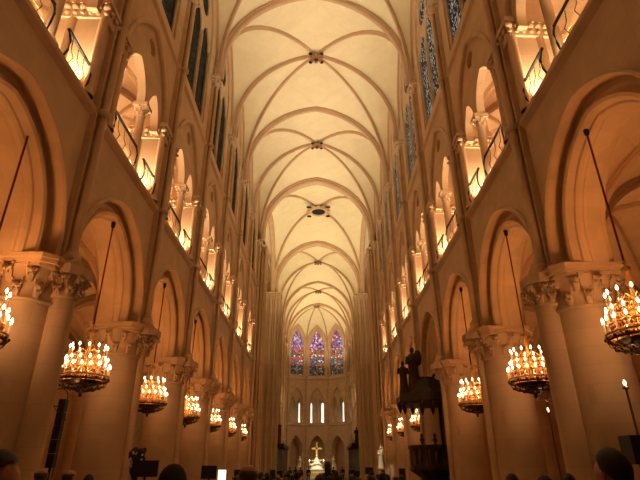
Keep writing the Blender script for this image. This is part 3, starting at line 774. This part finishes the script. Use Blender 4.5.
# ------------------------------------------------------------------ people
def skin_obj(name, J, E, mat, parent=None, sub=2):
    me = bpy.data.meshes.new(name); me.from_pydata([j[:3] for j in J], E, [])
    o = bpy.data.objects.new(name, me); C.objects.link(o); me.materials.append(mat)
    sk = o.modifiers.new('skin', 'SKIN'); sk.use_smooth_shade = True
    for i, j in enumerate(J):
        r = j[3]; me.skin_vertices[0].data[i].radius = r if isinstance(r, tuple) else (r, r)
    me.skin_vertices[0].data[0].use_root = True
    sb = o.modifiers.new('sub', 'SUBSURF'); sb.levels = sub; sb.render_levels = sub
    if parent: o.parent = parent
    return o
PM = {}
def person_proto(key, hair='dark', coat='charcoal_cloth', arms='down'):
    """1.75 m standing person, facing +y"""
    root = empty('person')
    if arms == 'down': A = [(.27, -.02, 1.12), (.28, .06, .87), (.28, .10, .79)]
    else: A = [(.27, .10, 1.16), (.17, .34, 1.34), (.12, .38, 1.42)]
    J = [(0, 0, .95, (.15, .11)), (0, 0, 1.15, (.14, .10)), (0, 0, 1.38, (.16, .11)), (0, 0, 1.49, (.07, .07)), (0, .01, 1.55, (.075, .085)), (0, .015, 1.64, (.105, .125)), (0, .01, 1.69, (.095, .11)), (0, .005, 1.735, (.05, .06))]
    E = [(0, 1), (1, 2), (2, 3), (3, 4), (4, 5), (5, 6), (6, 7)]
    for s in (-1, 1):
        n = len(J); J += [(s * .19, 0, 1.42, .06), (s * A[0][0], A[0][1], A[0][2], .045), (s * A[1][0], A[1][1], A[1][2], .03), (s * A[2][0], A[2][1], A[2][2], (.02, .035))]
        E += [(2, n), (n, n + 1), (n + 1, n + 2), (n + 2, n + 3)]
        m = len(J); J += [(s * .10, 0, .82, .09), (s * .11, .01, .48, .06), (s * .11, -.02, .10, .042), (s * .12, .13, .05, .035)]
        E += [(0, m), (m, m + 1), (m + 1, m + 2), (m + 2, m + 3)]
        for f in range(5):                       # fingers, rooted inside the palm
            q = len(J); hx, hy, hz = s * A[2][0], A[2][1], A[2][2]; dz = -1 if arms == 'down' else 1
            if f < 4: J += [(hx, hy - .03 + f * .02, hz + dz * .05, .009), (hx - s * .008, hy - .03 + f * .02, hz + dz * (.085 + .008 * (f in (1, 2))), .008)]
            else: J += [(hx - s * .01, hy + .045, hz + dz * .01, .010), (hx - s * .02, hy + .06, hz + dz * .04, .009)]
            E += [(n + 3, q), (q, q + 1)]
    q = len(J); J += [(0, .125, 1.635, .012)]; E += [(5, q)]
    skin_obj('body', J, E, M['skin'], root, 1)
    ft = MB()
    for s in (-1, 1): ft.ball((s * .032, .108, 1.66), .012, .008, .007, 6, 5)
    put('eyes', ft, M['black'], root)
    er = MB()
    for s in (-1, 1): er.ball((s * .080, .01, 1.64), .012, .022, .034, 6, 5)
    put('ears', er, M['skin'], root)
    put('mouth', MB().ball((0, .108, 1.585), .025, .008, .007, 6, 4), M['red'], root)
    # coat and trousers
    cj = [(0, 0, .92, (.175, .13)), (0, 0, 1.15, (.165, .125)), (0, 0, 1.38, (.185, .13)), (0, 0, 1.47, (.085, .08))]; ce = [(0, 1), (1, 2), (2, 3)]
    for s in (-1, 1):
        n = len(cj); cj += [(s * .205, 0, 1.41, .078), (s * A[0][0], A[0][1], A[0][2], .062), (s * (A[1][0]), A[1][1], A[1][2] + .02, .045)]
        ce += [(2, n), (n, n + 1), (n + 1, n + 2)]
    skin_obj('coat', cj, ce, M[coat], root, 1)
    tj = [(0, 0, .93, (.16, .12))]; te = []
    for s in (-1, 1):
        n = len(tj); tj += [(s * .10, 0, .80, .10), (s * .11, .01, .48, .075), (s * .11, -.01, .11, .06)]; te += [(0, n), (n, n + 1), (n + 1, n + 2)]
    skin_obj('trousers', tj, te, M['charcoal_cloth'], root, 1)
    sh = MB()
    for s in (-1, 1): sh.ball((s * .12, .06, .045), .05, .135, .045, 10, 6)
    put('shoes', sh, M['black'], root)
    hr = MB(); rows = []
    zlo = {'dark': -1.0, 'long': -1.15, 'bald': -.7, 'hood': -1.3}[hair]
    for i in range(9):
        t = zlo + (pi / 2 - zlo) * i / 8; row = []
        for j in range(16):
            a = 2 * pi * j / 16; front = max(0, sin(a))
            k_ = 1.06 if hair != 'bald' else 1.0
            rx, ry = .090 * k_, .108 * k_
            tt = t if hair == 'hood' else max(t, .5 * min(1, front * 3) + (-1.1 + .5 * abs(cos(a))) * max(0, -sin(a)) if sin(a) < 0 else .5 * min(1, front * 3))
            if hair == 'bald': tt = min(t, .15) if sin(a) < .3 else 0.1
            sc_ = 1.25 if hair == 'hood' else 1.0
            row.append((rx * sc_ * cos(tt) * cos(a), .015 + ry * sc_ * cos(tt) * sin(a) - .008, 1.665 + .125 * sc_ * sin(tt)))
        rows.append(row)
    hr.grid(rows, True, True)
    if hair == 'long': hr.ball((0, -.06, 1.56), .095, .06, .14)
    put('hair' if hair != 'hood' else 'hood', hr, M['hairdark' if hair != 'bald' else 'hairgrey'] if hair != 'hood' else M['charcoal_cloth'], root)
    return root
M['hairdark'] = plain('dark_hair', (.02, .012, .008), .6)
M['hairgrey'] = plain('grey_hair', (.12, .09, .07), .6)
M['navy'] = plain('navy_cloth', (.02, .025, .05), .9)
M['brown'] = plain('brown_cloth', (.10, .05, .03), .9)
protos = {}
def person(hair, coat, arms, px, Y, H, lab, rz=0, group=None):
    key = (hair, coat, arms)
    if key not in protos: protos[key] = o = person_proto(key, hair, coat, arms)
    else: o = dup(protos[key])
    o.location = (at(px, Y, 1.7), Y, 0); k = H / 1.775; o.scale = (k, k, k); o.rotation_euler.z = rz
    tag(o, lab, 'person', group, 'thing')
person('dark', 'navy', 'down', -3, 3.05, 1.79, 'dark-haired person in a dark coat below the first big column facing the pulpit', -1.1)
person('bald', 'brown', 'down', 43, 7.4, 1.74, 'balding person with grey hair beside the black line-array loudspeaker', .2)
person('bald', 'charcoal_cloth', 'down', 70, 8.0, 1.72, 'bald-headed person below the added lamp post near the line-array loudspeaker', -.3)
person('dark', 'charcoal_cloth', 'down', 91, 9.5, 1.60, 'short dark-haired person at the foot of the second round column facing the pulpit', 0)
person('hood', 'charcoal_cloth', 'down', 174, 4.2, 1.69, 'person in a dark hood standing before the black screens', .1)
person('bald', 'navy', 'down', 249, 5.0, 1.765, 'balding person in a navy coat before the tall clustered crossing pier', .15)
person('dark', 'charcoal_cloth', 'up', 614, 3.2, 1.79, 'dark-haired person holding up both hands below the large pier on the pulpit side', .3)
person('dark', 'brown', 'down', 511, 7.0, 1.61, 'person whose hair just shows beneath the second round column on the pulpit side', 0)
person('long', 'charcoal_cloth', 'down', 543, 6.2, 1.60, 'long-haired person just showing beneath the lamp post on the pulpit side', .4)
person('dark', 'navy', 'down', 567, 6.6, 1.61, 'person in navy just showing beside the lamp post foot on the pulpit side', -.3)
rnd = random.Random(11)
kinds = [('dark', 'charcoal_cloth'), ('long', 'navy'), ('dark', 'brown'), ('long', 'brown'), ('bald', 'brown'), ('dark', 'navy')]
def free(px, Y):
    x = at(px, Y, 1.7)
    return all((x - a) ** 2 + (Y - b) ** 2 > .36 for a, b in used) and abs(x) < 5.2
used = [(at(328, 16, 1.7), 16), (at(209, 19, 1.7), 19), (at(402, 24, 1.7), 24)]
person('long', 'charcoal_cloth', 'down', 328, 16, 1.86, 'tall dark person rising above the crowd just beside the golden cross', 0)
for i in range(44):
    for _ in range(50):
        Y = 9 + 10 * rnd.random(); px = rnd.uniform(235, 405)
        if free(px, Y): break
    used.append((at(px, Y, 1.7), Y)); hk = rnd.choice(kinds)
    person(hk[0], hk[1], 'down', px, Y, rnd.uniform(1.42, 1.62), 'person standing with back turned in the dim crowd between the arcades before the altar', rnd.uniform(-.4, .4), 'crowd in the nave before the altar')
for i, (px, Y) in enumerate(((296, 72), (309, 70), (343, 71), (301, 60), (334, 60), (352, 58), (290, 58))):
    person('dark', 'charcoal_cloth', 'down', px, Y, 1.75, 'standing dark-clothed person in the choir before the white altar', rnd.uniform(-.4, .4), 'people standing in the choir')

# ------------------------------------------------------------------ equipment
def sbox(mb, c, w, d, h): mb.box(c[0] - w / 2, c[0] + w / 2, c[1] - d / 2, c[1] + d / 2, c[2] - h / 2, c[2] + h / 2)
def screen(name, px, Y, zc, w, h, lab, mat='black', cat='screen', post=True):
    o = empty(name, (at(px, Y, zc), Y, 0)); m = MB(); sbox(m, (0, 0, zc), w, .07, h); put('casing', m, M['black'], o)
    m = MB(); sbox(m, (0, -.037, zc), w * .94, .006, h * .92); put('panel', m, M[mat], o)
    if post:
        m = MB().lathe([(.25, 0), (.25, .03), (.03, .06), (.03, zc)], (0, .05, 0), 14); put('stand', m, M['black'], o)
    tag(o, lab, cat, None, 'thing')
screen('display_screen', 145.5, 13, 1.69, .62, .36, 'larger black screen on a stand beside the flowers, facing the pulpit side')
screen('display_screen', 209.5, 19, 1.56, .54, .42, 'smaller black screen on a stand next to the small lit display')
screen('display_screen', 222.5, 19.4, 1.45, .30, .40, 'small bright lit display beside the dark screen', 'white_screen')
def speaker(px, Y, z0, z1, w, lab, post=True, parts=1):
    o = empty('loudspeaker', (at(px, Y, (z0 + z1) / 2), Y, 0))
    n = parts
    for i in range(n):
        a = z0 + (z1 - z0) * i / n; b = z0 + (z1 - z0) * (i + .96) / n
        m = MB().box(-w / 2, w / 2, -w / 2, w / 2, a, b); put('cabinet', m, M['black'], o)
        m = MB()
        for j in range(4): m.box(-w * .45, w * .45, -w / 2 - .008, -w / 2, a + (b - a) * (.08 + .23 * j), a + (b - a) * (.24 + .23 * j))
        put('grille', m, M['black'], o)
    if post: put('stand', MB().lathe([(.2, 0), (.2, .04), (.03, .07), (.03, z0)], n=12), M['iron'], o)
    tag(o, lab, 'loudspeaker', None, 'thing')
speaker(58, 12.9, 1.72, 3.3, .17, 'tall slim black line-array loudspeaker beside the first round column facing the pulpit', True, 5)
speaker(638, 9.2, 1.72, 2.2, .36, 'black box loudspeaker on a stand at the frame edge on the pulpit side')
speaker(241, 19.5, 1.2, 1.66, .42, 'squat black loudspeaker near the small lit display')
speaker(273, 26, 1.2, 1.62, .26, 'small black loudspeaker at the foot of the crossing pier facing the pulpit')
speaker(402.5, 24, 1.2, 1.66, .26, 'small black loudspeaker at the foot of the pulpit')
speaker(369.5, 30, 1.35, 1.7, .42, 'wide low black loudspeaker in front of the lit statue')
# flowers
o = empty('flower_arrangement', (at(138, 13.6, 2), 13.6, 0)); put('pedestal', MB().lathe([(.2, 0), (.14, .08), (.07, .2), (.07, 1.5), (.13, 1.6), (.15, 1.72)], n=14), M['wood'], o)
m = MB()
for i in range(26): m.ball((rnd.uniform(-.16, .16), rnd.uniform(-.12, .12), rnd.uniform(1.75, 2.15)), .06, .03, .07, 6, 4)
put('foliage', m, M['green'], o); m = MB()
for i in range(9): m.ball((rnd.uniform(-.16, .16), rnd.uniform(-.15, .0), rnd.uniform(1.78, 2.1)), .035, .035, .03, 6, 4)
put('blossoms', m, M['marble'], o); tag(o, 'flower arrangement on a dark pedestal behind the larger black screen', 'flowers', None, 'thing')
# lamp posts
def lamp_post(x, y, z, lab, hoop=None):
    o = empty('lamp_post', (x, y, 0))
    put('post', MB().lathe([(.16, 0), (.14, .05), (.03, .1), (.022, z - .25), (.022, z - .12), (.06, z - .1), (.06, z - .06)], n=10), M['bronze'], o)
    put('bulb', MB().lathe([(.012, z - .04), (.028, z), (.018, z + .04), (.004, z + .07)], n=10), M['flame'], o)
    if hoop:
        n = 28; pts = [(hoop[0] + .24 * cos(2 * pi * i / n), 0, hoop[1] + .24 * sin(2 * pi * i / n)) for i in range(n + 1)]
        put('hoop', MB().tube(pts, .016, 6, False).tube([(0, 0, z - .1), (hoop[0] - .2, 0, hoop[1] - .15)], .012, 5), M['bronze'], o)
    tag(o, lab, 'lamp', 'lamp posts in the arcades', 'thing')
LP = [(at(549, 15.9, 3.28), 15.9, 3.28), (at(626, 10.1, 3.2), 10.1, 3.2), (at(65, 14.2, 3.0), 14.2, 3.0)]
lamp_post(*LP[0], 'slim lamp post with a small bulb and iron hoop before the second column, pulpit side', (.15, 3.75))
lamp_post(*LP[1], 'slim lamp post with a single bulb in front of the first big column, pulpit side')
lamp_post(*LP[2], 'slim lamp post with iron hoop, added for a reflected glow beside the line-array loudspeaker', (-.25, 3.5))  # added post; only a reflected glow is known there

# ------------------------------------------------------------------ statues
def robed(mb, c, h, n=16):
    """standing robed figure, height h, at c"""
    x, y, z = c; k = h / 1.7
    prof = [(.26, 0), (.24, .1), (.19, .5), (.17, .9), (.20, 1.15), (.21, 1.32), (.13, 1.42), (.055, 1.46), (.06, 1.5)]
    rows = []
    for r, zz in prof:
        rows.append([(x + k * r * cos(2 * pi * i / n) * (1 + .12 * (i % 2) * (zz < 1)), y + k * r * .75 * sin(2 * pi * i / n) * (1 + .12 * (i % 2) * (zz < 1)), z + k * zz) for i in range(n)])
    mb.grid(rows, True, True); mb.ball((x, y, z + k * 1.59), .085 * k, .10 * k, .12 * k, 10, 8)
    for s in (-1, 1): mb.tube([(x + s * .19 * k, y, z + 1.33 * k), (x + s * .26 * k, y - .05 * k, z + 1.08 * k), (x + s * .08 * k, y - .2 * k, z + 1.15 * k)], [.07 * k, .06 * k, .04 * k], 8)
    return mb
sx = at(381, 44.2, 2.6)
o = empty('virgin_statue', (sx, 44.2, 0)); put('pedestal', MB().lathe([(.42, 0), (.42, .2), (.3, .3), (.27, 1.4), (.4, 1.55), (.4, 1.62)], n=8, smooth=False), M['stone'], o)
m = robed(MB(), (0, 0, 1.62), 1.62); m.ball((.17, -.14, 2.95), .08, .08, .18); m.ball((.17, -.14, 3.18), .06); put('figure', m, M['marble'], o)
put('crown', MB().lathe([(.07, 3.22), (.1, 3.34), (.07, 3.24)], n=10, cap=False), M['gold'], o)
tag(o, 'brightly lit pale statue of a crowned mother and child on a pedestal', 'statue', None, 'thing')

# pulpit
px_, py_ = at(431, 26.2, 3), 26.2
o = empty('pulpit', (px_, py_, 0)); W_ = M['wood']
oc = lambda r, n=8, a0=pi / 8: [(r * cos(a0 + 2 * pi * i / n), r * sin(a0 + 2 * pi * i / n)) for i in range(n)]
m = MB(); m.prism(oc(.3), 0, 1.0); m.lathe([(.3, .8), (.6, 1.2), (1.05, 1.5), (1.15, 1.58)], n=8, smooth=False, cap=False); put('support', m, W_, o)
ro = put('rostrum', MB().prism(oc(1.12), 1.55, 1.72).prism(oc(1.02), 1.72, 2.5).prism(oc(1.15), 2.5, 2.66), W_, o)
for i in range(8):
    a = pi / 4 * i; q = V((cos(a), sin(a), 0)) * .98; t = V((-sin(a), cos(a), 0))
    m = MB(); m.ball(tuple(q + V((0, 0, 2.12))), .10, .10, .26, 8, 6).ball(tuple(q + V((0, 0, 2.4))), .07, .07, .08, 8, 6)
    for e in (-1, 1): m.tube([q + t * e * .34 + V((0, 0, 1.75)), q + t * e * .34 + V((0, 0, 2.48))], .045, 8)
    put('carved_panel_figure', m, M['oak'] if 'oak' in M else W_, ro)
bk = MB().box(.75, 1.0, -.5, .5, 0, 4.6); bk.tube([(.72, -.5, 0), (.72, -.5, 4.7)], .07, 8).tube([(.72, .5, 0), (.72, .5, 4.7)], .07, 8); put('back_panel', bk, W_, o)
ca = MB(); ca.prism(oc(1.45), 4.55, 4.68).prism(oc(1.6), 4.68, 4.95).prism(oc(1.45), 4.95, 5.05)
for i in range(16):
    a = 2 * pi * i / 16; ca.lathe([(.02, 4.2), (.1, 4.42), (.14, 4.6)], (1.42 * cos(a), 1.42 * sin(a), 0), 8)
ca.lathe([(1.3, 5.05), (.9, 5.3), (.75, 5.7), (.6, 5.8), (.6, 5.9)], n=8, smooth=False); cn_ = put('canopy', ca, W_, o)
put('carved_figure', robed(MB(), (-1.15, -.2, 5.0), 1.75), W_, cn_)
put('carved_figure', robed(MB(), (-.62, -.3, 5.15), 2.3).ball((-.35, -.3, 6.9), .22, .1, .42), W_, cn_)
put('carved_figure', robed(MB(), (.5, -.4, 5.0), 1.3), W_, cn_)
for q in (-.62, .0): put('carved_bust', MB().lathe([(.11, 0), (.05, .05), (.13, .22), (.05, .32)], n=10).ball((0, 0, .4), .08, .09, .11), W_, ro, loc=(q, -1.0, 2.66))
stt = MB()
for i in range(9): stt.box(1.0, 1.65, -.9 + i * .26, -.64 + i * .26, 0, 1.6 - i * .18)
put('stair', stt, W_, o)
tag(o, 'dark carved oak pulpit with figured canopy standing by the arcade column', 'pulpit', None, 'thing')

# ------------------------------------------------------------------ choir furniture and altar
for s in (-1, 1):
    o = empty('choir_stall', (s * 4.9 - .1, 68, 0)); m = MB(); m.box(-.6, .6, -2.6, 9, 0, 1.3); m.box(-.6 if s < 0 else .3, -.3 if s < 0 else .6, -2.6, 9, 1.3, 4.0); put('bench', m, W_, o)
    m = MB()
    for j in range(6):
        for e in (-.45, .45): m.tube([(e, -2.4 + 2.2 * j, 1.3), (e, -2.4 + 2.2 * j, 4.0)], .06, 6)
    m.box(-.7, .7, -2.7, 9.1, 4.0, 4.4); put('canopy', m, W_, o)
    put('carved_figure', robed(MB(), (0, -2.1, 4.4), 1.9), W_, o)
    if s < 0: put('red_banner', MB().box(-.35, .35, -2.62, -2.56, 4.4, 6.6), M['red'], o)
    tag(o, 'row of dark canopied choir stalls %s' % ('beneath a red banner' if s < 0 else 'behind the lit statue of mother and child'), 'choir stalls', 'choir stalls', 'thing')
ax = AX; ay = 86
o = empty('altar', (ax, ay, 0)); m = MB().box(-1.3, 1.3, -.6, .6, .3, 1.3).box(-1.45, 1.45, -.75, .75, 1.3, 1.5).box(-1.5, 1.5, -.8, .8, .0, .3); put('altar_block', m, M['marble'], o)
m = MB().box(-1.2, 1.2, -.63, -.6, .4, 1.2)
for j in range(5): m.ball((-1 + .5 * j, -.66, .8), .16, .04, .28, 8, 6)
put('gilt_relief', m, M['gold'], o); tag(o, 'white marble altar with gilded front at the head of the choir', 'altar', None, 'thing')
o = empty('pieta_sculpture', (ax, ay + .3, 1.5)); m = MB()
m.lathe([(1.0, 0), (.95, .3), (.6, .8), (.35, 1.3), (.22, 1.6), (.1, 1.7)], n=12); m.ball((0, -.1, 1.85), .17, .18, .22)
m.tube([(-.9, -.5, .55), (-.3, -.75, .7), (.4, -.7, .75), (.95, -.45, .45)], [.14, .22, .2, .12], 8); m.ball((-1.05, -.45, .62), .14)
m.tube([(.2, 0, 1.35), (.55, -.2, 1.15), (.85, -.3, 1.3)], .09, 6).tube([(-.2, 0, 1.35), (-.55, -.2, 1.1), (-.8, -.3, 1.25)], .09, 6)
put('figures', m, M['marble'], o); tag(o, 'white marble sculpture of a seated mourning woman holding a body, on the altar', 'sculpture', None, 'thing')
o = empty('gold_cross', (ax, ay + 1.6, 0)); put('upright', MB().box(-.13, .13, -.08, .08, 2.3, 5.55), M['gold'], o); put('crossbar', MB().box(-.85, .85, -.08, .08, 4.4, 4.66), M['gold'], o)
put('plinth', MB().box(-.5, .5, -.3, .3, 0, 2.3), M['marble'], o); tag(o, 'large plain golden cross rising behind the marble sculpture', 'cross', None, 'thing')
for s, lb in ((-1, 'on the side facing the pulpit'), (1, 'on the pulpit side')):
    o = empty('kneeling_statue', (ax + s * 2.7, ay - .5, 0)); put('pedestal', MB().box(-.45, .45, -.45, .45, 0, 1.7), M['marble'], o)
    m = MB().lathe([(.45, 0), (.42, .4), (.25, .9), (.28, 1.15), (.1, 1.3)], (0, 0, 1.7), 12); m.ball((0, 0, 3.15), .15, .16, .19); m.tube([(0, -.2, 2.7), (-s * .4, -.35, 2.85)], .08, 6)
    put('figure', m, M['marble'], o); tag(o, 'pale kneeling statue on a plinth beside the altar %s' % lb, 'statue', 'kneeling statues', 'thing')
    o = empty('angel_statue', (ax + s * 2.1, ay - 5, 0)); put('pedestal', MB().lathe([(.3, 0), (.25, .2), (.22, 2.3), (.3, 2.5)], n=8), M['marble'], o)
    put('figure', robed(MB(), (0, 0, 2.5), 1.3), M['marble'], o); tag(o, 'small angel statue on a tall post before the altar %s' % lb, 'statue', 'angel statues', 'thing')
    o = empty('candlestick', (ax + s * 1.1, ay - 2.2, 0)); put('stem', MB().lathe([(.25, 0), (.08, .15), (.05, .9), (.1, 1.0), (.04, 1.1), (.04, 1.8), (.12, 1.9)], n=10), M['gold'], o)
    put('candle', MB().lathe([(.04, 1.9), (.04, 2.6)], n=8), M['wax'], o); put('flame', MB().lathe([(.02, 2.6), (.05, 2.68), (.01, 2.8)], n=8), M['flame'], o)
    tag(o, 'gilt candlestick with lit candle before the altar %s' % lb, 'candlestick', 'altar candlesticks', 'thing')

# ------------------------------------------------------------------ light
EXPO = 0.0
w = bpy.data.worlds.new('night'); bpy.context.scene.world = w; w.use_nodes = True
w.node_tree.nodes['Background'].inputs[0].default_value = (.30, .22, .16, 1); w.node_tree.nodes['Background'].inputs[1].default_value = .02
def lamp(name, kind, loc, power, col, target=None, size=.2, angle=90, blend=.6):
    l = bpy.data.lights.new(name, kind); l.energy = power; l.color = col
    if kind == 'SPOT': l.spot_size = R(angle); l.spot_blend = blend; l.shadow_soft_size = size
    elif kind == 'POINT': l.shadow_soft_size = size
    else: l.size = size
    o = bpy.data.objects.new(name, l); C.objects.link(o); o.location = loc
    if target is not None:
        o.rotation_euler = (V(target) - V(loc)).to_track_quat('-Z', 'Y').to_euler()
    return o
CREAM = (1, .88, .63); GOLD = (1, .76, .45); WARM = (1, .70, .42); ORANGE = (1, .40, .12)
for s in (-1, 1):
    for k in range(-2, 6):
        ym = YK(k) + B / 2
        lamp('vault_flood', 'SPOT', (s * 5.7, ym + sy(s * 5.7), 18.5), 610 * (.8 if k < 0 else 1.0 if k < 2 else 1.15), CREAM, (-s * 2.2, ym, 31), .25, 110, 1)
        if k >= 1: lamp('added_wall_fill', 'SPOT', (s * 5.9, ym + sy(s * 5.9), 11.4), 210, GOLD, (-s * 6.2, ym + 3, 18.5), .2, 100, 1)  # added fill across the nave to brighten the upper walls; no fixture seen
        for q in (-1, 1):
            y = ym + q * 1.8; x = s * (XW + .75)
            lamp('gallery_uplight', 'SPOT', (x, y + sy(x), ZST + .3), 800, WARM, (x - s * .15, y + sy(x) + q * .45, 14), .08, 130, .8)
        lamp('sill_light', 'POINT', (s * (XW + .05), ym - .1 + sy(s * 6.2), ZST + .35), 14, WARM, size=.06)
        lamp('gallery_glow', 'POINT', (s * 9.5, ym, 12), 150, (1, .55, .26), size=.4)
        lamp('aisle_uplight', 'SPOT', (s * 9.9, ym, 2.2), 260, ORANGE, (s * 9.6, ym, 9), .3, 125, 1)
        lamp('aisle_uplight', 'SPOT', (s * 16, ym, 2.2), 180, ORANGE, (s * 16, ym, 9), .3, 125, 1)
    for a, b in zip(CH, CH[1:]):
        lamp('vault_flood', 'SPOT', (s * 5.7, (a + b) / 2, 18.5), 1700, GOLD, (-s * 2.2, (a + b) / 2, 31), .25, 110, 1)
        lamp('gallery_uplight', 'SPOT', (s * 7.3, (a + b) / 2 + 1.4, ZST + .3), 400, WARM, (s * 7.2, (a + b) / 2 + 2, 14), .1, 130, .8)
    lamp('added_transept_fill', 'SPOT', (s * 13, 55, 8), 3500, GOLD, (s * 9, 56, 31), .4, 120, 1)  # added to lighten the dark transept arms; source unseen
    lamp('crossing_flood', 'SPOT', (s * 7.5, 55 + sy(s * 7), 14), 5200, GOLD, (-s * 1, 55, 31), .4, 110, 1)
for x, z, p in ((-4, 18.0, 1500), (4, 18.0, 1500)):
    lamp('apse_flood', 'SPOT', (x, 93, z), p, GOLD, (-x * .3, 95, 31), .3, 120, 1)
for i in range(5):
    a, b = vts[i], vts[i + 1]; mid = (a + b) / 2; nrm = V((mid.x - AX, mid.y - AY, 0)).normalized()
    for q in (-1, 0, 1):
        p = mid + nrm * .75 + (b - a).normalized() * q * 1.28
        lamp('apse_gallery_uplight', 'POINT', (p.x, p.y, 9.7), 9, (1, .78, .55), size=.05)
    p = mid + nrm * 2
    lamp('ambulatory_glow', 'POINT', (p.x, p.y, 3.6), 12, ORANGE, size=.3)
lamp('altar_spot', 'SPOT', (0, 76, 12), 9000, CREAM, (-.4, 86.5, 2.6), .3, 22, .5)
lamp('choir_glow', 'POINT', (0, 84, 9), 500, WARM, size=.5)
for x, y, z in CHL:
    lamp('candle_light', 'POINT', (x, y, z + 1.12), 84 if x < 0 and y < 10 else 110, (1, .38, .11), size=.3)
    lamp('chandelier_light', 'SPOT', (x, y, z + 1.5), 200, (1, .38, .11), (x, y, z + 9), .3, 115, .6)
for x, y, z in LP: lamp('post_light', 'POINT', (x, y - .12, z + .05), 8, (1, .6, .3), size=.06)
lamp('statue_spot', 'SPOT', (sx - 2, 40, 8), 900, CREAM, (sx, 44, 2.6), .1, 18, .3)

cam = bpy.data.cameras.new('camera'); co = bpy.data.objects.new('camera', cam); C.objects.link(co)
cam.sensor_width = 36; cam.lens = 488 / 640 * 36; cam.clip_end = 400; cam.clip_start = .05
co.location = (.18, 0, 1.7); co.rotation_euler = (pi / 2 + .436, R(.25), 0)
bpy.context.scene.camera = co
vs = bpy.context.scene.view_settings
vs.view_transform = 'Standard'; vs.look = 'None'; vs.gamma = 1; vs.exposure = EXPO
bpy.context.scene.cycles.max_bounces = 6
bpy.context.scene.cycles.diffuse_bounces = 5
bpy.context.scene.cycles.sample_clamp_indirect = 6
